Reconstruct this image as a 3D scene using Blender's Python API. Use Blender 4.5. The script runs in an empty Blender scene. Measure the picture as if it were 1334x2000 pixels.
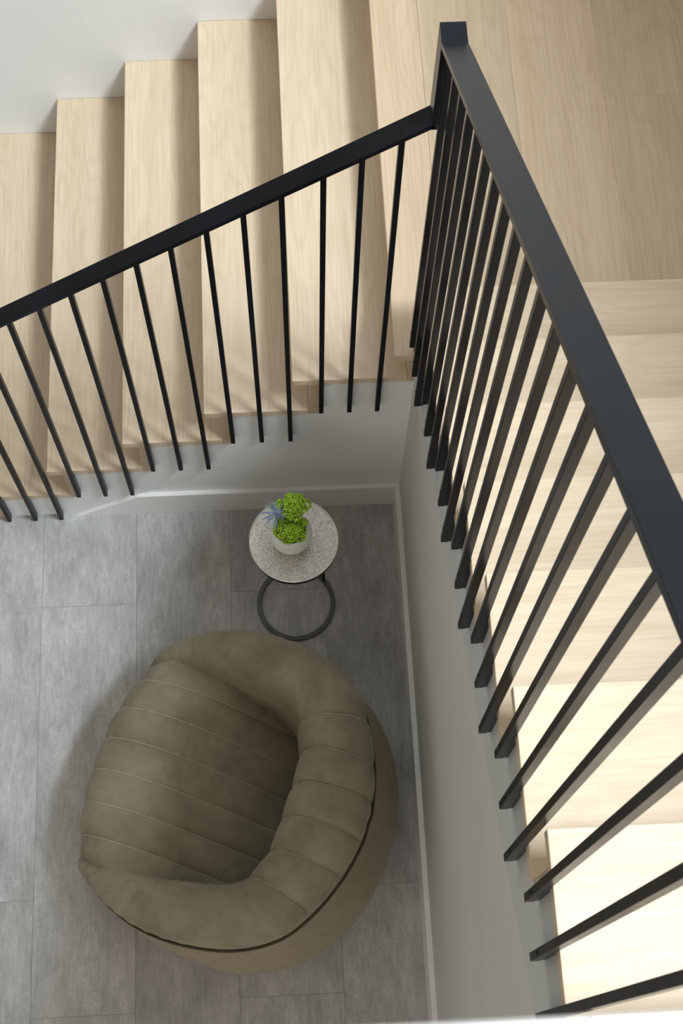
import bpy, bmesh, math, random
from mathutils import Vector, Matrix
random.seed(7)
S = bpy.context.scene
COL = S.collection
R = math.radians

# ---------------------------------------------------------------- camera
cam_d = bpy.data.cameras.new('camera')
cam = bpy.data.objects.new('camera', cam_d); COL.objects.link(cam)
cam.location = (-0.2625, -1.7283, 4.275)
cam.rotation_euler = (0.38017, -0.01736, -0.05053)
cam_d.sensor_fit = 'VERTICAL'; cam_d.sensor_height = 36.0; cam_d.sensor_width = 24.0
cam_d.lens = 2773.1 / 2000 * 36
cam_d.clip_start = 0.02
cam_d.dof.use_dof = True; cam_d.dof.focus_distance = 3.7; cam_d.dof.aperture_fstop = 20
S.camera = cam

# ---------------------------------------------------------------- light
S.view_settings.view_transform = 'Standard'; S.view_settings.look = 'None'
S.view_settings.gamma = 1.0; S.view_settings.use_curve_mapping = False
S.view_settings.exposure = 0.33
wld = bpy.data.worlds.new('world'); S.world = wld; wld.use_nodes = True
wld.node_tree.nodes['Background'].inputs[0].default_value = (1.0, 0.945, 0.855, 1)
wld.node_tree.nodes['Background'].inputs[1].default_value = 0.44

def area(name, loc, target, sx, sy, power, color):
    d = bpy.data.lights.new(name, 'AREA'); d.shape = 'RECTANGLE'; d.size = sx; d.size_y = sy
    d.energy = power; d.color = color
    o = bpy.data.objects.new(name, d); COL.objects.link(o); o.location = loc
    o.rotation_euler = (Vector(target) - Vector(loc)).to_track_quat('-Z', 'Y').to_euler()
    return o
# daylight from the roof glazing beyond the wall of the upper flight
area('skylight_daylight', (3.4, -2.0, 8.2), (-0.3, 0.0, 1.0), 2.6, 1.5, 735, (0.85, 0.945, 1.0))
# added fill as from an unseen lower-room window, behind and below the viewer
area('lower_room_fill', (-1.1, -4.6, 1.3), (-0.6, 0.0, 0.7), 2.2, 1.7, 13, (1.0, 0.95, 0.87))

# ---------------------------------------------------------------- helpers
def mesh_obj(name, bm, mat, parent=None, loc=None, smooth=False):
    me = bpy.data.meshes.new(name)
    bmesh.ops.recalc_face_normals(bm, faces=bm.faces[:])
    bm.to_mesh(me); bm.free()
    if mat: me.materials.append(mat)
    if smooth:
        for p in me.polygons: p.use_smooth = True
    o = bpy.data.objects.new(name, me); COL.objects.link(o)
    if parent: o.parent = parent
    if loc: o.location = loc
    return o
def tag(o, label=None, cat=None, group=None, kind=None):
    if label: o['label'] = label
    if cat: o['category'] = cat
    if group: o['group'] = group
    if kind: o['kind'] = kind
    return o
def empty(name, loc=(0, 0, 0), rz=0):
    o = bpy.data.objects.new(name, None); COL.objects.link(o)
    o.location = loc; o.rotation_euler = (0, 0, rz); o.empty_display_size = 0.05
    return o
def bevel(bm, w, seg=2):
    if w > 0:
        bmesh.ops.bevel(bm, geom=bm.edges[:], offset=w, segments=seg, affect='EDGES', profile=0.5)
def box(x0, x1, y0, y1, z0, z1, bv=0.0, org=(0, 0, 0)):
    bm = bmesh.new()
    vs = [bm.verts.new((x - org[0], y - org[1], z - org[2])) for x in (x0, x1) for y in (y0, y1) for z in (z0, z1)]
    for f in ((0,1,3,2), (4,6,7,5), (0,4,5,1), (2,3,7,6), (0,2,6,4), (1,5,7,3)):
        bm.faces.new([vs[i] for i in f])
    bmesh.ops.recalc_face_normals(bm, faces=bm.faces[:])
    bevel(bm, bv)
    return bm
def prism(poly, a, b, axis, bv=0.0):
    """poly in the two other axes (in xyz order), extruded from a to b on axis"""
    bm = bmesh.new()
    def P(p, t):
        return (t, p[0], p[1]) if axis == 'x' else (p[0], t, p[1]) if axis == 'y' else (p[0], p[1], t)
    A = [bm.verts.new(P(p, a)) for p in poly]; B = [bm.verts.new(P(p, b)) for p in poly]
    n = len(poly)
    bm.faces.new(A); bm.faces.new(B[::-1])
    for i in range(n):
        bm.faces.new((A[i], B[i], B[(i+1) % n], A[(i+1) % n]))
    bmesh.ops.recalc_face_normals(bm, faces=bm.faces[:])
    bevel(bm, bv, 1)
    return bm
def tube(bm, pts, r, seg=8, closed=False):
    rings = []; n = len(pts)
    pts = [Vector(p) for p in pts]
    for i, p in enumerate(pts):
        if closed: t = pts[(i+1) % n] - pts[i-1]
        else: t = pts[min(i+1, n-1)] - pts[max(i-1, 0)]
        t.normalize()
        up = Vector((0, 0, 1)) if abs(t.z) < 0.95 else Vector((1, 0, 0))
        a = t.cross(up).normalized(); b = t.cross(a)
        rr = r[i] if isinstance(r, (list, tuple)) else r
        rings.append([bm.verts.new(p + a*rr*math.cos(2*math.pi*k/seg) + b*rr*math.sin(2*math.pi*k/seg)) for k in range(seg)])
    m = n if closed else n-1
    for i in range(m):
        A, B = rings[i], rings[(i+1) % n]
        for k in range(seg):
            bm.faces.new((A[k], A[(k+1) % seg], B[(k+1) % seg], B[k]))
    if not closed:
        bm.faces.new(rings[0][::-1]); bm.faces.new(rings[-1])
    return bm
def lathe(prof, seg=48):
    bm = bmesh.new(); rings = []
    for r, z in prof:
        if r < 1e-5: rings.append([bm.verts.new((0, 0, z))])
        else: rings.append([bm.verts.new((r*math.cos(2*math.pi*k/seg), r*math.sin(2*math.pi*k/seg), z)) for k in range(seg)])
    for A, B in zip(rings, rings[1:]):
        for k in range(seg):
            k2 = (k+1) % seg
            if len(A) == 1 and len(B) == 1: continue
            if len(A) == 1: bm.faces.new((A[0], B[k], B[k2]))
            elif len(B) == 1: bm.faces.new((A[k], A[k2], B[0]))
            else: bm.faces.new((A[k], A[k2], B[k2], B[k]))
    return bm
def lerp_tab(tab, x):
    if x <= tab[0][0]: return tab[0][1]
    for (a, va), (b, vb) in zip(tab, tab[1:]):
        if x <= b:
            t = (x-a)/(b-a); t = t*t*(3-2*t)*0.35 + t*0.65
            return va + (vb-va)*t
    return tab[-1][1]
def catmull(P, n):
    out = []
    for i in range(len(P)-1):
        p0 = Vector(P[max(i-1, 0)]); p1 = Vector(P[i]); p2 = Vector(P[i+1]); p3 = Vector(P[min(i+2, len(P)-1)])
        for k in range(n):
            t = k/n
            out.append(0.5*((2*p1) + (p2-p0)*t + (2*p0-5*p1+4*p2-p3)*t*t + (3*p1-p0-3*p2+p3)*t**3))
    out.append(Vector(P[-1]))
    return out

# ---------------------------------------------------------------- materials
def new_mat(name):
    m = bpy.data.materials.new(name); m.use_nodes = True
    nt = m.node_tree; b = nt.nodes['Principled BSDF']
    return m, nt, b
def N(nt, t, **kw):
    n = nt.nodes.new(t)
    for k, v in kw.items(): setattr(n, k, v)
    return n
def ramp(nt, stops, fac):
    r = N(nt, 'ShaderNodeValToRGB'); e = r.color_ramp.elements
    e[0].position, e[0].color = stops[0][0], (*stops[0][1], 1)
    e[1].position, e[1].color = stops[-1][0], (*stops[-1][1], 1)
    for p, c in stops[1:-1]:
        x = e.new(p); x.color = (*c, 1)
    nt.links.new(fac, r.inputs[0]); return r
def mix(nt, mode, fac, a, b):
    n = N(nt, 'ShaderNodeMix', data_type='RGBA', blend_type=mode)
    if isinstance(fac, float): n.inputs[0].default_value = fac
    else: nt.links.new(fac, n.inputs[0])
    for i, v in ((6, a), (7, b)):
        if isinstance(v, tuple): n.inputs[i].default_value = (*v, 1)
        else: nt.links.new(v, n.inputs[i])
    return n.outputs[2]
def paint(name, col, rough=0.6):
    m, nt, b = new_mat(name)
    tc = N(nt, 'ShaderNodeTexCoord'); no = N(nt, 'ShaderNodeTexNoise'); no.inputs['Scale'].default_value = 3.0; no.inputs['Detail'].default_value = 6
    nt.links.new(tc.outputs['Object'], no.inputs['Vector'])
    r = ramp(nt, [(0.3, tuple(c*0.97 for c in col)), (0.7, col)], no.outputs[0])
    nt.links.new(r.outputs[0], b.inputs['Base Color']); b.inputs['Roughness'].default_value = rough
    n2 = N(nt, 'ShaderNodeTexNoise'); n2.inputs['Scale'].default_value = 260; nt.links.new(tc.outputs['Object'], n2.inputs['Vector'])
    bp = N(nt, 'ShaderNodeBump'); bp.inputs['Strength'].default_value = 0.05; bp.inputs['Distance'].default_value = 0.002
    nt.links.new(n2.outputs[0], bp.inputs['Height']); nt.links.new(bp.outputs[0], b.inputs['Normal'])
    return m
def wood(name, axis, light=(0.745, 0.615, 0.465), dark=(0.615, 0.48, 0.34), rough=0.42):
    """pale oak, grain running along axis"""
    m, nt, b = new_mat(name); L = nt.links.new
    tc = N(nt, 'ShaderNodeTexCoord'); oi = N(nt, 'ShaderNodeObjectInfo')
    off = N(nt, 'ShaderNodeVectorMath', operation='SCALE'); off.inputs[0].default_value = (7.3, 9.1, 3.7)
    L(oi.outputs['Random'], off.inputs['Scale'])
    add = N(nt, 'ShaderNodeVectorMath', operation='ADD'); L(tc.outputs['Object'], add.inputs[0]); L(off.outputs[0], add.inputs[1])
    def mapped(al, ac):
        mp = N(nt, 'ShaderNodeMapping'); i = 'xyz'.index(axis)
        s = [ac]*3; s[i] = al; mp.inputs['Scale'].default_value = s
        L(add.outputs[0], mp.inputs['Vector']); return mp.outputs[0]
    # cathedral rings: distance field distorted by slow noise
    slow = N(nt, 'ShaderNodeTexNoise'); slow.inputs['Scale'].default_value = 1.0; slow.inputs['Detail'].default_value = 2
    L(mapped(1.1, 6.0), slow.inputs['Vector'])
    ring = N(nt, 'ShaderNodeMath', operation='MULTIPLY'); L(slow.outputs[0], ring.inputs[0]); ring.inputs[1].default_value = 95.0
    sn = N(nt, 'ShaderNodeMath', operation='SINE'); L(ring.outputs[0], sn.inputs[0])
    fine = N(nt, 'ShaderNodeTexNoise'); fine.inputs['Scale'].default_value = 1.0; fine.inputs['Detail'].default_value = 5
    L(mapped(5.0, 170.0), fine.inputs['Vector'])
    broad = N(nt, 'ShaderNodeTexNoise'); broad.inputs['Scale'].default_value = 1.0; broad.inputs['Detail'].default_value = 3
    L(mapped(0.9, 16.0), broad.inputs['Vector'])
    c1 = ramp(nt, [(0.33, dark), (0.68, light)], broad.outputs[0]).outputs[0]
    c1 = mix(nt, 'MIX', 0.55, c1, tuple((a+b_)/2*1.04 for a, b_ in zip(light, dark)))
    r2 = ramp(nt, [(0.30, (0.88, 0.86, 0.83)), (0.60, (1.02, 1.02, 1.02))], fine.outputs[0]).outputs[0]
    c2 = mix(nt, 'MULTIPLY', 0.8, c1, r2)
    sm = N(nt, 'ShaderNodeMath', operation='MULTIPLY_ADD'); L(sn.outputs[0], sm.inputs[0]); sm.inputs[1].default_value = 0.5; sm.inputs[2].default_value = 0.5
    r3 = ramp(nt, [(0.0, (0.93, 0.915, 0.89)), (0.45, (1, 1, 1))], sm.outputs[0]).outputs[0]
    c3 = mix(nt, 'MULTIPLY', 0.65, c2, r3)
    # board to board tone
    rt = ramp(nt, [(0.0, (0.93, 0.93, 0.92)), (1.0, (1.05, 1.04, 1.03))], oi.outputs['Random']).outputs[0]
    c4 = mix(nt, 'MULTIPLY', 1.0, c3, rt)
    L(c4, b.inputs['Base Color']); b.inputs['Roughness'].default_value = rough
    bp = N(nt, 'ShaderNodeBump'); bp.inputs['Strength'].default_value = 0.06; bp.inputs['Distance'].default_value = 0.001
    L(fine.outputs[0], bp.inputs['Height']); L(bp.outputs[0], b.inputs['Normal'])
    return m
M_WALL = paint('white_wall_paint', (0.85, 0.855, 0.845))
M_TRIM = paint('white_trim_paint', (0.86, 0.86, 0.855), 0.4)
M_SIDE_SHADED = paint('shaded_side_paint', (0.63, 0.635, 0.61))  # wall paint darkened to carry the shade below the upper flight
M_STRINGER_SHADED = paint('shaded_stringer_paint', (0.58, 0.60, 0.60), 0.5)  # upper stringer paint, darkened for the same painted-in shade
M_OAK_Y = wood('oak_grain_y', 'y')
M_OAK_X = wood('oak_grain_x', 'x')
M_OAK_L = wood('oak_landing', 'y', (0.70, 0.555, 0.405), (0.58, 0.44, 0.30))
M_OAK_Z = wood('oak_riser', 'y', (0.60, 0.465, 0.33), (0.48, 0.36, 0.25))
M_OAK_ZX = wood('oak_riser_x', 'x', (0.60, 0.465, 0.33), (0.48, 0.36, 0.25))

def black_metal():
    m, nt, b = new_mat('black_powder_coat'); L = nt.links.new
    tc = N(nt, 'ShaderNodeTexCoord'); no = N(nt, 'ShaderNodeTexNoise'); no.inputs['Scale'].default_value = 9; no.inputs['Detail'].default_value = 8
    L(tc.outputs['Object'], no.inputs['Vector'])
    r = ramp(nt, [(0.35, (0.004, 0.005, 0.007)), (0.75, (0.007, 0.009, 0.013))], no.outputs[0])
    L(r.outputs[0], b.inputs['Base Color'])
    b.inputs['Specular IOR Level'].default_value = 0.13
    r2 = ramp(nt, [(0.3, (0.26,)*3), (0.7, (0.33,)*3)], no.outputs[0]); L(r2.outputs[0], b.inputs['Roughness'])
    n2 = N(nt, 'ShaderNodeTexNoise'); n2.inputs['Scale'].default_value = 700; L(tc.outputs['Object'], n2.inputs['Vector'])
    bp = N(nt, 'ShaderNodeBump'); bp.inputs['Strength'].default_value = 0.03; bp.inputs['Distance'].default_value = 0.001
    L(n2.outputs[0], bp.inputs['Height']); L(bp.outputs[0], b.inputs['Normal'])
    return m
M_BLACK = black_metal()
def vinyl():
    m, nt, b = new_mat('grey_vinyl_plank'); L = nt.links.new
    tc = N(nt, 'ShaderNodeTexCoord'); oi = N(nt, 'ShaderNodeObjectInfo')
    off = N(nt, 'ShaderNodeVectorMath', operation='SCALE'); off.inputs[0].default_value = (5.3, 8.1, 2.7); L(oi.outputs['Random'], off.inputs['Scale'])
    add = N(nt, 'ShaderNodeVectorMath', operation='ADD'); L(tc.outputs['Object'], add.inputs[0]); L(off.outputs[0], add.inputs[1])
    def noise(sc, detail=6, rough=0.6, dist=0.0):
        mp = N(nt, 'ShaderNodeMapping'); mp.inputs['Scale'].default_value = sc; L(add.outputs[0], mp.inputs['Vector'])
        n = N(nt, 'ShaderNodeTexNoise'); n.inputs['Scale'].default_value = 1; n.inputs['Detail'].default_value = detail
        n.inputs['Roughness'].default_value = rough; n.inputs['Distortion'].default_value = dist
        L(mp.outputs[0], n.inputs['Vector']); return n.outputs[0]
    c = ramp(nt, [(0.30, (0.33, 0.325, 0.323)), (0.50, (0.44, 0.435, 0.434)), (0.72, (0.58, 0.576, 0.575))], noise((9, 4.0, 9), 9, 0.70, 0.3)).outputs[0]
    s1 = ramp(nt, [(0.3, (0.84, 0.84, 0.84)), (0.7, (1.14, 1.14, 1.14))], noise((95, 17, 95), 6, 0.65)).outputs[0]
    s2 = ramp(nt, [(0.3, (0.90, 0.90, 0.90)), (0.7, (1.10, 1.10, 1.10))], noise((230, 230, 230), 4)).outputs[0]
    sp = ramp(nt, [(0.54, (1, 1, 1)), (0.72, (1.30, 1.30, 1.31))], noise((42, 26, 42), 10, 0.8, 0.4)).outputs[0]
    c = mix(nt, 'MULTIPLY', 1.0, c, s1); c = mix(nt, 'MULTIPLY', 1.0, c, s2); c = mix(nt, 'MULTIPLY', 1.0, c, sp)
    rt = ramp(nt, [(0.0, (0.93, 0.93, 0.93)), (1.0, (1.06, 1.06, 1.06))], oi.outputs['Random']).outputs[0]
    c = mix(nt, 'MULTIPLY', 1.0, c, rt)
    L(c, b.inputs['Base Color']); b.inputs['Roughness'].default_value = 0.55
    bp = N(nt, 'ShaderNodeBump'); bp.inputs['Strength'].default_value = 0.12; bp.inputs['Distance'].default_value = 0.001
    L(s1, bp.inputs['Height']); L(bp.outputs[0], b.inputs['Normal'])
    return m
M_VINYL = vinyl()
def velvet(name, col, dark, sheen=0.22):
    m, nt, b = new_mat(name); L = nt.links.new
    tc = N(nt, 'ShaderNodeTexCoord')
    no = N(nt, 'ShaderNodeTexNoise'); no.inputs['Scale'].default_value = 7; no.inputs['Detail'].default_value = 5; no.inputs['Distortion'].default_value = 0.8
    L(tc.outputs['Object'], no.inputs['Vector'])
    c = ramp(nt, [(0.34, dark), (0.62, col)], no.outputs[0]).outputs[0]
    n3 = N(nt, 'ShaderNodeTexNoise'); n3.inputs['Scale'].default_value = 38; n3.inputs['Detail'].default_value = 4; L(tc.outputs['Object'], n3.inputs['Vector'])
    c = mix(nt, 'MULTIPLY', 0.4, c, ramp(nt, [(0.38, (0.80, 0.80, 0.80)), (0.5, (1, 1, 1))], n3.outputs[0]).outputs[0])
    L(c, b.inputs['Base Color']); b.inputs['Roughness'].default_value = 0.85
    b.inputs['Sheen Weight'].default_value = sheen; b.inputs['Sheen Roughness'].default_value = 0.35
    b.inputs['Sheen Tint'].default_value = (0.80, 0.78, 0.62, 1)
    b.inputs['Specular IOR Level'].default_value = 0.15
    n2 = N(nt, 'ShaderNodeTexNoise'); n2.inputs['Scale'].default_value = 420; L(tc.outputs['Object'], n2.inputs['Vector'])
    bp = N(nt, 'ShaderNodeBump'); bp.inputs['Strength'].default_value = 0.10; bp.inputs['Distance'].default_value = 0.002
    L(n2.outputs[0], bp.inputs['Height']); L(bp.outputs[0], b.inputs['Normal'])
    return m
M_VELVET = velvet('olive_velvet', (0.305, 0.275, 0.195), (0.225, 0.202, 0.142))
M_VELVET_SHELL = velvet('olive_velvet_shell', (0.325, 0.273, 0.195), (0.30, 0.252, 0.18), 0.15)
M_STITCH = velvet('velvet_stitching', (0.55, 0.50, 0.38), (0.48, 0.43, 0.32), 0.4)
def hammered():
    m, nt, b = new_mat('hammered_silver'); L = nt.links.new
    tc = N(nt, 'ShaderNodeTexCoord'); v = N(nt, 'ShaderNodeTexVoronoi'); v.inputs['Scale'].default_value = 190
    L(tc.outputs['Object'], v.inputs['Vector'])
    no = N(nt, 'ShaderNodeTexNoise'); no.inputs['Scale'].default_value = 160; no.inputs['Detail'].default_value = 3; L(tc.outputs['Object'], no.inputs['Vector'])
    r = ramp(nt, [(0.1, (0.42, 0.40, 0.37)), (0.6, (0.66, 0.63, 0.585))], v.outputs[0]); L(r.outputs[0], b.inputs['Base Color'])
    b.inputs['Metallic'].default_value = 0.75; b.inputs['Roughness'].default_value = 0.42
    ad = N(nt, 'ShaderNodeMath', operation='ADD'); L(v.outputs[0], ad.inputs[0]); L(no.outputs[0], ad.inputs[1])
    bp = N(nt, 'ShaderNodeBump'); bp.inputs['Strength'].default_value = 0.55; bp.inputs['Distance'].default_value = 0.002
    L(ad.outputs[0], bp.inputs['Height']); L(bp.outputs[0], b.inputs['Normal'])
    return m
M_HAMMER = hammered()
def plain(name, col, rough=0.5, metal=0.0, var=0.15, scale=40):
    m, nt, b = new_mat(name); L = nt.links.new
    tc = N(nt, 'ShaderNodeTexCoord'); no = N(nt, 'ShaderNodeTexNoise'); no.inputs['Scale'].default_value = scale; L(tc.outputs['Object'], no.inputs['Vector'])
    r = ramp(nt, [(0.3, tuple(c*(1-var) for c in col)), (0.7, tuple(min(1, c*(1+var)) for c in col))], no.outputs[0]); L(r.outputs[0], b.inputs['Base Color'])
    b.inputs['Roughness'].default_value = rough; b.inputs['Metallic'].default_value = metal
    return m
M_RIM = plain('polished_rim', (0.72, 0.69, 0.64), 0.3, 0.8, 0.05)
M_GUN = plain('dark_table_frame', (0.115, 0.118, 0.115), 0.5, 0.3)
M_CERAMIC = plain('pale_ceramic', (0.72, 0.75, 0.68), 0.28, 0.0, 0.03, 8)
M_GREEN = plain('lime_green_florets', (0.34, 0.56, 0.03), 0.6, 0.0, 0.45, 120)
M_STEM = plain('green_stem', (0.10, 0.20, 0.04), 0.6)
M_THISTLE = plain('blue_thistle', (0.20, 0.24, 0.37), 0.55, 0.0, 0.3, 60)
M_THISTLE2 = plain('grey_green_bract', (0.15, 0.23, 0.24), 0.55, 0.0, 0.3, 60)
M_SOIL = plain('dark_core', (0.03, 0.04, 0.015), 0.9)

# ---------------------------------------------------------------- dimensions
G, H = 0.248, 0.178
LAND = 1.068                     # nominal landing level
TT, OV, RT = 0.027, 0.043, 0.030 # tread thickness, nosing overhang, riser thickness
WY = 1.363                       # back wall plane
XR = 0.0684                      # open end of upper flight treads
YN = 0.062                       # first nosing of upper flight
XW = 1.430                       # right wall plane
UP = LAND + 11*H                 # upper floor level
TOPZ = 5.6

def st(o): o['kind'] = 'structure'; return o

# ---------------------------------------------------------------- lower floor
fl = st(mesh_obj('floor', box(-6.0, 1.58, -4.75, 1.5, -0.15, -0.0022), paint('floor_underlay', (0.16, 0.16, 0.16), 0.9)))
tag(fl, 'grey concrete-look vinyl plank floor of the lower level', 'floor')
PW, PL = 0.297, 1.22
joint = {-4: -0.55, -3: -0.95, -2: -0.62, -1: -1.203, 0: -0.309, 1: -0.85, 2: -1.502, 3: -1.206}
for c in range(-16, 4):
    x0 = -1.060 - 0.297 + (c+1)*PW - PW
    x0 = -1.060 + (c)*PW   # column 0 starts at the seam x=-1.06, column -1 lies left of it
    j0 = joint.get(c, random.uniform(-1.2, 0)) if c not in (-1, 0, 2, 3) else joint[c]
    y = j0 - 3*PL
    while y < 0.012:
        ya, yb = max(y, -4.5), min(y+PL, 0.012)
        xa, xb = x0, min(x0+PW, 0.0815)
        if x0 < -1.21 : yb = min(y+PL, WY)
        if yb-ya > 0.03 and xb > xa:
            mesh_obj('plank', box(xa+0.0003, xb-0.0003, ya+0.0003, yb-0.0003, -0.0022, 0.0, 0.0005), M_VINYL, fl)
        y += PL
    if x0 < -1.21:
        while y < WY:
            ya, yb = y, min(y+PL, WY)
            mesh_obj('plank', box(x0+0.0003, x0+PW-0.0003, ya+0.0003, yb-0.0003, -0.0022, 0.0, 0.0005), M_VINYL, fl)
            y += PL

# ---------------------------------------------------------------- room shell
st(tag(mesh_obj('wall_back', box(-6.0, 1.58, WY, WY+0.15, 0, TOPZ), M_WALL), 'white painted wall behind the lower stair flight', 'wall'))
st(tag(mesh_obj('wall_right', prism([(-4.6, 0), (WY, 0), (WY, 3.82), (-0.8, 3.82), (-1.7, 4.30), (-4.6, 4.30)], XW, XW+0.15, 'x'), M_WALL), 'white wall beside the upper flight, open to the roof light above', 'wall'))  # unseen top, height and rake shaped to shade the landing and middle treads

st(tag(mesh_obj('wall_left', box(-6.0, -5.85, -4.6, WY, 0, TOPZ), M_WALL), 'white wall of the lower room, left of the stair', 'wall'))
# wall and stringer under the lower flight
def saw_left(end):
    pts = []
    for k in range(-5, 0):
        z = LAND + k*H - TT
        pts += [(k*G + OV + RT, z), ((k+1)*G + OV + RT if k < -1 else end, z)]
    return pts
slL = lambda x: 0.675*(x + 0.955)
st(tag(mesh_obj('wall_under_lower_flight', prism([(-1.167, 0)] + saw_left(0.09) + [(0.09, 0)], 0.012, 0.11, 'y'), M_WALL), 'grey-white wall closing the side below the lower flight', 'wall'))
# wall under the upper flight
def saw_right():
    pts = [(0.012, 1.028), (YN-OV-RT, 1.028)]
    for n in range(1, 11):
        z = LAND + n*H - TT
        pts += [(YN-(n-1)*G-OV-RT, z), (YN-n*G-OV-RT, z)]
    return pts
sr = saw_right()
st(tag(mesh_obj('wall_under_upper_flight', prism([(0.012, 0)] + sr + [(sr[-1][0], 0)], 0.082, 0.18, 'x'), M_SIDE_SHADED), 'wall closing the side below the upper flight, its shade put into the paint', 'wall'))

BB = 0.142
st(tag(mesh_obj('baseboard_back', prism([(-0.955, 0), (0.0819, 0), (0.0819, BB), (BB/0.675-0.955, BB)], -0.004, 0.0119, 'y', 0.0015), M_TRIM), 'white baseboard cut to the slope under the lower flight', 'baseboard'))
st(tag(mesh_obj('baseboard_right', box(0.066, 0.0819, -2.6, -0.0045, 0, BB, 0.0015), M_TRIM), 'white baseboard along the wall under the upper flight', 'baseboard'))

# ---------------------------------------------------------------- landing
ld = st(tag(mesh_obj('floor_landing', box(0.095, XW, 0.115, WY, 0.80, 1.055-TT), M_WALL), 'pale oak landing between the two flights', 'landing'))
mesh_obj('nosing_board', prism([(0.0167, -0.024), (0.066, -0.024), (0.066, 0.022), (0.1515, 0.022), (0.1515, WY), (0.0167, WY)], 1.055-TT, 1.055, 'z', 0.0012), M_OAK_L, ld)
xs = [0.1518, 0.401, 0.650, 0.899, 1.148, XW]
for i in range(5):
    cuts = [0.022, WY] if i not in (2, 4) else [0.022, 0.764 if i == 2 else 0.5, WY]
    for a, b_ in zip(cuts, cuts[1:]):
        mesh_obj('plank', box(xs[i]+0.00015, xs[i+1]-0.00015, a+0.00015, b_-0.00015, 1.055-TT, 1.055, 0.0003), M_OAK_L, ld)

# ---------------------------------------------------------------- lower flight
lf = tag(empty('staircase', (-0.62, 0.68, 0)), 'lower flight of pale oak steps rising to the right along the white wall', 'staircase')
def child(name, bm, mat, par, smooth=False):
    o = mesh_obj(name, bm, mat, par, smooth=smooth)
    o.location = -Vector(par.location); return o
for k in range(-5, 0):
    x, z = k*G, LAND + k*H
    nx = (k+1)*G + OV + (0.0167 if k == -1 else 0)
    child('tread', box(x, nx, 0.0, WY-0.001, z-TT, z, 0.0018), M_OAK_Y, lf)
for k in range(-5, 1):
    x = k*G + OV + (0.0167 if k == 0 else 0)
    z0 = max(LAND + (k-1)*H - TT, 0.0)
    z1 = LAND + k*H - TT if k < 0 else 1.055-TT
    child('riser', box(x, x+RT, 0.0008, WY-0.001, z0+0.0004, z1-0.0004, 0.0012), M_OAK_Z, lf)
spoly = [(-1.167, 0.0005)] + saw_left(0.0815) + [(0.0815, slL(0.0815)), (-0.955, 0.0005)]
child('stringer', prism(spoly, 0.006, 0.0118, 'y'), paint('lower_stringer_paint', (0.80, 0.815, 0.815), 0.5), lf)

# ---------------------------------------------------------------- upper flight
uf = tag(empty('staircase', (0.75, -1.0, 0)), 'upper flight of sunlit oak steps climbing toward the viewer on the right', 'staircase')
for n in range(1, 11):
    y, z = YN-(n-1)*G, LAND + n*H
    child('tread', box(XR, XW-0.001, y-G-OV, y, z-TT, z, 0.0018), M_OAK_X, uf)
    zb = LAND + (n-1)*H - TT if n > 1 else 1.055-TT
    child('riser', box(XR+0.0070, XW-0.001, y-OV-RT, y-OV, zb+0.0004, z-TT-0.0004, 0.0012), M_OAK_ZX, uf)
slR = lambda y: 0.894 - 0.664*y
rp = [(0.0055, slR(0.0055))] + [(min(p[0], 0.0055), p[1]) for p in sr] + [(sr[-1][0], slR(sr[-1][0]))]
child('stringer', prism(rp, 0.075, 0.0818, 'x'), M_STRINGER_SHADED, uf)

# ---------------------------------------------------------------- upper floor, guard wall the picture is taken over
st(tag(mesh_obj('floor_upper', box(-5.85, XW, -3.2, YN-10*G-OV, UP-0.25, UP), M_OAK_L), 'upper level floor beyond the top of the stair', 'floor'))
st(tag(mesh_obj('floor_upper_gallery', box(-5.85, 0.03, YN-10*G-OV, -1.72, UP-0.25, UP), M_OAK_L), 'upper gallery floor behind the white guard wall', 'floor'))
st(tag(mesh_obj('sky_blocking_slab', box(-5.85, -1.9, -1.72, WY, UP-0.25, UP), M_OAK_L), 'unseen slab left of the stairwell, added to block light from the left', 'floor'))  # added to keep sky light off the wall under the upper flight
gw = st(tag(mesh_obj('wall_guard', box(-2.6, 0.03, -1.83, -1.726, UP, 3.945), M_WALL), 'white guard wall at the bottom edge of the view', 'wall'))
mesh_obj('ledge_cap', box(-2.6, 0.035, -1.84, -1.7190, 3.945, 3.968, 0.003), M_TRIM, gw)

# ---------------------------------------------------------------- railing
ra = tag(empty('stair_railing', (0.046, 0.0, LAND)), 'black metal railing with flat handrail and thin square balusters turning the stair corner', 'railing')
def sweep_bar(pts, wdir, w0, w1, th):
    """flat bar: pts = top centreline in a vertical plane, wdir 'x' or 'y' = width axis"""
    bm = bmesh.new(); rings = []
    P = [Vector(p) for p in pts]
    for i, p in enumerate(P):
        ns = []
        for a, b_ in ((i-1, i), (i, i+1)):
            if 0 <= a and b_ < len(P):
                t = (P[b_]-P[a]).normalized()
                ax = Vector((1, 0, 0)) if wdir == 'x' else Vector((0, 1, 0))
                n = ax.cross(t)
                if n.z > 0 or (abs(n.z) < 1e-6 and n.x > 0): n = -n
                ns.append(n)
        n = sum(ns, Vector()).normalized(); sc = 1.0/max(0.3, n.dot(ns[0]))
        lo = p + n*th*sc
        ring = []
        for q, w in ((p, w0), (p, w1), (lo, w1), (lo, w0)):
            v = q.copy()
            if wdir == 'x': v.x = w
            else: v.y = w
            ring.append(bm.verts.new(v))
        rings.append(ring)
    for A, B in zip(rings, rings[1:]):
        for k in range(4): bm.faces.new((A[k], A[(k+1) % 4], B[(k+1) % 4], B[k]))
    bm.faces.new(rings[0]); bm.faces.new(rings[-1][::-1])
    bmesh.ops.recalc_face_normals(bm, faces=bm.faces[:])
    bevel(bm, 0.0009, 2)
    return bm
RTH = 0.0125
zL = lambda x: 1.277 + 0.7298*(x + 0.941)     # top of lower handrail
zR = lambda y: 2.228 - 0.703*(y + 0.017)      # top of upper handrail
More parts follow.
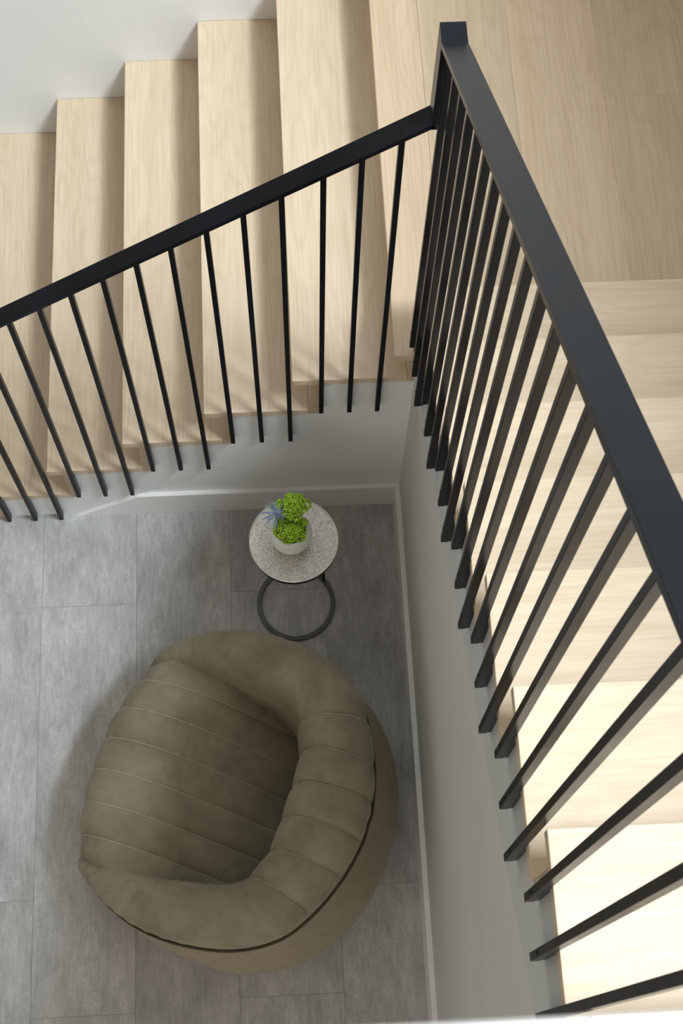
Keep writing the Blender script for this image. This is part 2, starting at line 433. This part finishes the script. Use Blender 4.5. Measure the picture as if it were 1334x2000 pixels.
child('handrail', sweep_bar([(-1.40, 0, zL(-1.40)), (0.0405, 0, zL(0.0405))], 'y', -0.0172, 0.0302, RTH), M_BLACK, ra)
child('rail_riser', box(0.0395, 0.052, -0.0172, 0.0302, zL(0.0395)-0.016, 2.228-RTH+0.0005, 0.0009), M_BLACK, ra)
child('handrail', sweep_bar([(0, 0.0302, 2.228), (0, -0.017, 2.228), (0, -1.71, zR(-1.71))], 'x', 0.0395, 0.0875, RTH), M_BLACK, ra)
BW = 0.0125
def baluster(x0, x1, y0, y1, zb, zt, slope, axis, z_tread, sp):
    # top cut to the rake of the rail
    bm = box(x0, x1, y0, y1, zb, zt)
    bm.verts.ensure_lookup_table()
    for v in bm.verts:
        if v.co.z > (zb+zt)/2:
            v.co.z += (v.co.x - x0)*slope if axis == 'x' else (v.co.y - y0)*slope
    bevel(bm, 0.0007, 1)
    o = child('baluster', bm, M_BLACK, ra)
    s = mesh_obj('mounting_block', box(*sp, zb+0.001, z_tread-TT-0.002), M_BLACK, o)
    b2 = bmesh.new()
    c = Vector(((x0+x1)/2, y0, 0)) if axis == 'x' else Vector((x0, (y0+y1)/2, 0))
    zc = (zb+z_tread-TT)/2
    bmesh.ops.create_cone(b2, cap_ends=True, segments=10, radius1=0.0032, radius2=0.0026, depth=0.0016)
    rot = Matrix.Rotation(R(90), 4, 'X') if axis == 'x' else Matrix.Rotation(R(-90), 4, 'Y')
    bmesh.ops.transform(b2, matrix=Matrix.Translation((c.x-(0 if axis == 'x' else 0.0006), c.y-(0.0006 if axis == 'x' else 0), zc)) @ rot, verts=b2.verts[:])
    mesh_obj('screw_head', b2, M_BLACK, o)
    return o
for i in range(18):
    x = -0.0097 - i*0.08279 - (0.0055 if i == 0 else 0) + (0.005 if i == 2 else 0)
    k = -1 - i//3
    if k < -5: continue
    zt = LAND + k*H
    zb = max(zt - 0.1694, 0.0008)
    baluster(x-BW/2, x+BW/2, -0.0169, -0.0006, zb, zL(x-BW/2)-RTH-0.002, 0.7298, 'x', zt, (x-BW/2+0.001, x+BW/2-0.001, -0.0006, 0.006))
for j in range(21):
    y = -0.0138 - j*0.08279
    n = 1 + j//3
    zt = LAND + n*H
    baluster(0.0531, 0.0678, y, y+BW, zt-0.168, zR(y)-RTH-0.002, -0.703, 'y', zt, (0.0678, 0.075, y+0.001, y+BW-0.001))

# ---------------------------------------------------------------- lounge chair
ch = tag(empty('lounge_chair', (-0.454, -0.984, 0), R(-20)), 'olive green velvet tub chair with channelled seat and thick rolled back', 'chair')
RS = [(0, .372), (10, .371), (30, .385), (50, .403), (70, .412), (90, .417), (110, .424), (130, .436), (143, .448), (160, .425), (180, .408)]
RO = [(0, .455), (30, .470), (50, .478), (70, .464), (90, .440), (110, .440), (130, .462), (143, .470), (160, .438), (180, .415)]
ZS = [(0, .46), (50, .455), (90, .43), (115, .39), (135, .33), (148, .24), (160, .19), (180, .18)]
def polar(tab, a): return lerp_tab(tab, abs((a+180) % 360 - 180))
# outer shell
bm = bmesh.new(); rings = []
prof = [(0.0, .80, 0), (0.012, .865, 0), (0.04, .93, 0), (0.09, .98, 0), (0.15, 1.0, 0)]
NA = 96
for z, f, _ in prof:
    rings.append([])
    for i in range(NA):
        a = 360*i/NA; r = polar(RO, a)*f; zz = z*min(1, polar(ZS, a)/0.30)
        rings[-1].append(bm.verts.new((r*math.cos(R(a)), r*math.sin(R(a)), zz)))
for q in range(1, 11):
    l = q/10; rings.append([])
    for i in range(NA):
        a = 360*i/NA; ro = polar(RO, a); rs = polar(RS, a)-0.030; zs = polar(ZS, a)-0.012; z0 = 0.15*min(1, zs/0.30)
        r = ro + (rs-ro)*(l**1.8); zz = z0 + (zs-z0)*(l**0.9)
        rings[-1].append(bm.verts.new((r*math.cos(R(a)), r*math.sin(R(a)), zz)))
for A, B in zip(rings, rings[1:]):
    for i in range(NA): bm.faces.new((A[i], A[(i+1) % NA], B[(i+1) % NA], B[i]))
bm.faces.new(rings[0][::-1])
mesh_obj('shell', bm, M_VELVET_SHELL, ch, smooth=True)

# rolled back and arms : stations (outer xy, inner xy, z seam, z crest, z inner)
ST = [((.372, .0), (.153, .0), .455, .625, .15), ((.371, .050), (.153, .046), .455, .624, .15), ((.348, .150), (.147, .138), .452, .615, .15),
      ((.300, .258), (.116, .214), .448, .600, .15), ((.235, .340), (.085, .242), .442, .585, .16), ((.130, .396), (.035, .260), .432, .562, .19),
      ((.0, .418), (-.035, .274), .415, .530, .23), ((-.120, .410), (-.105, .287), .39, .492, .28), ((-.220, .376), (-.195, .298), .355, .452, .30), ((-.300, .328), (-.275, .298), .31, .372, .30), ((-.345, .287), (-.328, .268), .23, .295, .23), ((-.358, .240), (-.342, .226), .13, .17, .13)]
def flip(s): return ((s[0][0], -s[0][1]), (s[1][0], -s[1][1])) + s[2:]
full = [flip(s) for s in ST[:0:-1]] + ST
flat = [(*s[0], *s[1], *s[2:]) for s in full]
def cat1(vals, n):
    P = [Vector(v[:3]) for v in vals]; Q = [Vector(v[3:6]) for v in vals]; Rr = [Vector((v[6], 0, 0)) for v in vals]
    a, b_, c = catmull(P, n), catmull(Q, n), catmull(Rr, n)
    return [(*x, *y, z[0]) for x, y, z in zip(a, b_, c)]
SUB = 8
dense = cat1(flat, SUB)
nst = len(full)
mid = nst//2
# seam stations (indices in full): the three stations either side of the middle carry stitching
seam_idx = [mid-3, mid-2, mid-1, mid+1, mid+2, mid+3]
def roll_ring(v, puff):
    ox, oy, ix, iy, zs, zc, zi = v
    out = []
    NT = 22
    for q in range(NT+1):
        th = math.pi*q/NT
        s = (1-math.cos(th))/2
        sn = max(math.sin(th), 0)**(0.70 if th < math.pi/2 else 0.55)
        z = (zs if th < math.pi/2 else zi) + (zc + puff - (zs if th < math.pi/2 else zi))*sn
        bul = 0.012*math.sin(th)*(1 if s < .5 else -1)*abs(math.cos(th))
        x = ox + (ix-ox)*s; y = oy + (iy-oy)*s
        L_ = math.hypot(ox-ix, oy-iy)
        d = puff*0.6*math.cos(th) + bul*(2.8 if s < .5 else 2.0)
        x += (ox-ix)/L_*d; y += (oy-iy)/L_*d
        out.append(Vector((x, y, z)))
    return out
bounds = [0] + [i*SUB for i in seam_idx] + [len(dense)-1]
def smoothstep(t): t = max(0, min(1, t)); return t*t*(3-2*t)
for b0, b1 in zip(bounds, bounds[1:]):
    bm = bmesh.new(); rings = []
    arm = (b1-b0) > 3*SUB
    # resample ends finely so that the puff rounds over into the seam
    ts = sorted(set([i for i in range(b0, b1+1)] + [b0+0.25, b0+0.6, b1-0.25, b1-0.6]))
    for t in ts:
        i = int(math.floor(t)); fr = t-i
        v = dense[i] if fr < 1e-6 else tuple(a*(1-fr)+c*fr for a, c in zip(dense[i], dense[i+1]))
        d0 = (t-b0) if b0 != 0 else 99
        d1 = (b1-t) if b1 != len(dense)-1 else 99
        e = min(d0, d1)
        width = 4.0 if not arm else 7.0
        puff = 0.013*(math.sqrt(max(0, 1-(1-min(e/width, 1))**2)) - 0.75)
        if arm: puff += 0.0025*math.sin(t*1.9)*smoothstep(min(t-b0, b1-t)/12)
        rings.append([bm.verts.new(p) for p in roll_ring(v, puff)])
    for A, B in zip(rings, rings[1:]):
        for k in range(len(A)-1): bm.faces.new((A[k], A[k+1], B[k+1], B[k]))
    if b0 == 0: bm.faces.new(rings[0])
    if b1 == len(dense)-1: bm.faces.new(rings[-1][::-1])
    o = mesh_obj('back_roll_arm' if arm else 'back_roll_channel', bm, M_VELVET, ch, smooth=True)
for i in seam_idx:
    pts = roll_ring(dense[i*SUB], -0.0095)[2:-3]
    bm = bmesh.new(); tube(bm, [p+Vector((0, 0, .0012)) for p in pts], 0.0014, 5)
    mesh_obj('stitched_seam', bm, M_STITCH, ch, smooth=True)

M_CREASE = velvet('dark_crease_shade', (0.10, 0.09, 0.062), (0.08, 0.07, 0.05), 0.1)  # dark strip painting the crease shade between roll and shell
bm = bmesh.new(); tube(bm, [Vector((v[0], v[1], v[4]-.002)) + Vector((v[0]-v[2], v[1]-v[3], 0)).normalized()*.009 for v in dense[SUB:-SUB]], 0.0042, 6)
mesh_obj('crease_shade', bm, M_CREASE, ch, smooth=True)

# channelled seat
UF = [(0, -.412), (.1, -.408), (.2, -.388), (.27, -.360), (.32, -.312), (.36, -.26)]
def seat_profile(V):
    uf = lerp_tab(UF, abs(V)); k = smoothstep((abs(V)-.20)/.14)
    zc = .405 - 0.02*k
    P = [(uf+.030, .10), (uf+.006, .17), (uf+.000, .25), (uf+.018, .325), (uf+.065, .378), (uf+.14, zc), (uf+.235, zc-.018), (-.02, .310), (.10, .225), (.20, .150)]
    return [Vector((p[0], V, p[1])) for p in catmull([(a, 0, b_) for a, b_ in P], 5) for p in [(p[0], p[2])]]
VB = [-.335, -.228, -.138, -.046, .046, .138, .228, .335]
def seat_line(V, puff):
    pr = seat_profile(V); out = []
    for i, p in enumerate(pr):
        t = (pr[min(i+1, len(pr)-1)] - pr[max(i-1, 0)]).normalized()
        n = Vector((-t.z, 0, t.x))
        out.append(p + n*puff)
    return out
for a, b_ in zip(VB, VB[1:]):
    bm = bmesh.new(); rows = []
    for q in range(15):
        t = -math.cos(math.pi*q/14)          # denser near the seams
        V = (a+b_)/2 + (b_-a)/2*t
        puff = 0.0075*(max(0, 1-abs(t)**2.6))**0.6 - 0.004
        rows.append([bm.verts.new(p) for p in seat_line(V, puff)])
    for A, B in zip(rows, rows[1:]):
        for k in range(len(A)-1): bm.faces.new((A[k], A[k+1], B[k+1], B[k]))
    mesh_obj('seat_channel', bm, M_VELVET, ch, smooth=True)
for V in VB[1:-1]:
    bm = bmesh.new(); tube(bm, seat_line(V, -0.0030), 0.0013, 5)
    mesh_obj('stitched_seam', bm, M_STITCH, ch, smooth=True)

# ---------------------------------------------------------------- side table
TX, TY, TH = -0.261, -0.331, 0.57
tb = tag(empty('side_table', (TX, TY, 0)), 'small round side table with hammered silver top on a dark ring frame', 'table')
tp = mesh_obj('tabletop', lathe([(0, TH-.004), (.1220, TH-.004), (.1220, TH-.0008), (0, TH-.0008)][::-1], 64), M_HAMMER, tb)
for p in tp.data.polygons: p.use_smooth = False
mesh_obj('rim', lathe([(.1222, TH-.005), (.1222, TH+.0002), (.1228, TH+.0008), (.1238, TH+.0008), (.1245, TH), (.1245, TH-.004), (.1240, TH-.005), (.1222, TH-.005)], 72), M_RIM, tb, smooth=False)
mesh_obj('upper_ring', lathe([(.110, TH-.021), (.110, TH-.0052), (.1235, TH-.0052), (.1235, TH-.021), (.110, TH-.021)], 72), M_BLACK, tb)
mesh_obj('base_ring', lathe([(.109, 0), (.109, .009), (.110, .010), (.1220, .010), (.123, .009), (.123, 0), (.109, 0)], 72), M_GUN, tb)
for a in (40, 118):
    bm = bmesh.new(); c = Vector((.1155*math.cos(R(a)), .1155*math.sin(R(a)), 0))
    tube(bm, [c+Vector((0, 0, .008)), c+Vector((0, 0, TH-.02))], .006, 10)
    mesh_obj('post', bm, M_BLACK, tb, smooth=True)

# ---------------------------------------------------------------- vase and flowers
VX, VY = -0.268, -0.332
Z = TH + 0.0002
vs = tag(mesh_obj('vase', lathe([(0, 0), (.028, 0), (.037, .004), (.050, .021), (.0575, .043), (.0585, .056), (.0555, .074), (.049, .087), (.0445, .092), (.0425, .0915), (.046, .084), (.051, .070), (.054, .055), (.052, .040), (.042, .020), (.0, .012)], 56), M_CERAMIC, None, (VX, VY, Z), True), 'pale rounded ceramic vase holding green flowers on the side table', 'vase')
def floret_head(name, root, c, rx, ry, rz, n, fr):
    bm = bmesh.new()
    ga = math.pi*(3-5**.5)
    subs = [(Vector((0, 0, 0)), .62)]
    ns = 9 if rx > .03 else 4
    for q in range(ns):
        aa = q*2*math.pi/ns + random.uniform(-.3, .3); rr = random.uniform(.50, .72)
        subs.append((Vector((rr*math.cos(aa), rr*math.sin(aa), random.uniform(-.35, .25))), random.uniform(.30, .46)))
    for q in range(ns//2):
        aa = random.uniform(0, 6.28); rr = random.uniform(.1, .4)
        subs.append((Vector((rr*math.cos(aa), rr*math.sin(aa), random.uniform(.35, .6))), random.uniform(.3, .42)))
    tot = sum(w*w for _, w in subs)
    for sc_, w in subs:
        m_ = max(10, int(n*1.25*w*w/tot))
        for i in range(m_):
            zz = 1 - 1.7*(i+.5)/m_
            r = math.sqrt(max(0, 1-zz*zz)); a = i*ga
            k = random.uniform(.84, 1.10)
            d = sc_ + Vector((r*math.cos(a), r*math.sin(a), zz))*w*k
            p = Vector((c[0]+rx*d.x, c[1]+ry*d.y, c[2]+rz*d.z))
            f_ = fr*random.uniform(.65, 1.15)
            m = Matrix.Translation(p) @ Matrix.Rotation(random.uniform(0, 6), 4, 'Z') @ Matrix.Rotation(random.uniform(-.6, .6), 4, 'X') @ Matrix.Diagonal((f_, f_*random.uniform(.7, 1.2), f_*.8, 1))
            bmesh.ops.create_icosphere(bm, subdivisions=1, radius=1.0, matrix=m)
    o = mesh_obj(name, bm, M_GREEN, root); o['kind'] = 'stuff'
    b2 = bmesh.new()
    bmesh.ops.create_icosphere(b2, subdivisions=2, radius=1, matrix=Matrix.Translation(c) @ Matrix.Diagonal((rx*.66, ry*.66, rz*.62, 1)))
    mesh_obj('head_core', b2, M_STEM, root, smooth=True)
def flower(label, base, heads, fr=.0036, dens=1.0):
    root = tag(empty('green_flower', base), label, 'flower', 'flowers in the pale vase')
    bx = Vector(base)
    for (c, rx, ry, rz, n) in heads:
        cc = Vector(c) - bx
        floret_head('flower_head', root, cc, rx, ry, rz, n, fr)
        bm = bmesh.new(); tube(bm, catmull([(0, 0, 0), cc*0.5 + Vector((0, 0, .01)), cc], 5), .0022, 6)
        mesh_obj('stem', bm, M_STEM, root, smooth=True)
flower('bushy lime green flower head standing tallest at the back of the vase', (VX+.004, VY+.006, Z+.015),
       [((VX+.013, VY+.046, Z+.142), .044, .040, .030, 560), ((VX-.029, VY+.048, Z+.132), .022, .021, .017, 150)])
flower('dense green flower head hanging low over the front rim of the vase', (VX-.004, VY-.006, Z+.015),
       [((VX-.001, VY-.008, Z+.108), .045, .039, .028, 580)])
flower('tiny green flower sprig at the right rim of the vase', (VX+.012, VY, Z+.015),
       [((VX+.037, VY+.010, Z+.112), .014, .013, .011, 60)])
th = tag(empty('thistle', (VX-.010, VY+.002, Z+.015)), 'spiky blue thistle leaning left among the green flowers', 'flower', 'flowers in the pale vase')
tc_ = Vector((-.022, .026, .128))
bm = bmesh.new(); tube(bm, catmull([(0, 0, 0), tc_*0.5, tc_], 5), .002, 6); mesh_obj('stem', bm, M_STEM, th, smooth=True)
bm = bmesh.new(); bmesh.ops.create_icosphere(bm, subdivisions=3, radius=1, matrix=Matrix.Translation(tc_) @ Matrix.Diagonal((.0085, .0085, .011, 1)))
for v in bm.verts: v.co += (v.co-tc_)*random.uniform(-.10, .18)
mesh_obj('cone', bm, M_THISTLE, th)
for i in range(22):
    a = 2*math.pi*i/22 + random.uniform(-.12, .12)
    el = random.uniform(-.15, .55) if i % 2 else random.uniform(-.4, .1)
    L_ = random.uniform(.026, .040)*(1.3 if math.cos(a) < -.2 else .75)
    d = Vector((math.cos(a)*math.cos(el), math.sin(a)*math.cos(el), math.sin(el)))
    sd = d.cross(Vector((0, 0, 1))).normalized(); up = sd.cross(d)
    bm = bmesh.new(); w = random.uniform(.0022, .0036)
    p0 = tc_ + d*.005
    q = [p0-sd*w*.7, p0+sd*w*.7, p0+d*L_*.45+sd*w+up*.002, p0+d*L_+up*.004, p0+d*L_*.45-sd*w+up*.002]
    tpv = [bm.verts.new(x+up*.0006) for x in q]; btv = [bm.verts.new(x-up*.0006) for x in q]
    bm.faces.new(tpv); bm.faces.new(btv[::-1])
    for k in range(5): bm.faces.new((tpv[k], btv[k], btv[(k+1) % 5], tpv[(k+1) % 5]))
    mesh_obj('bract', bm, M_THISTLE if i % 3 else M_THISTLE2, th)
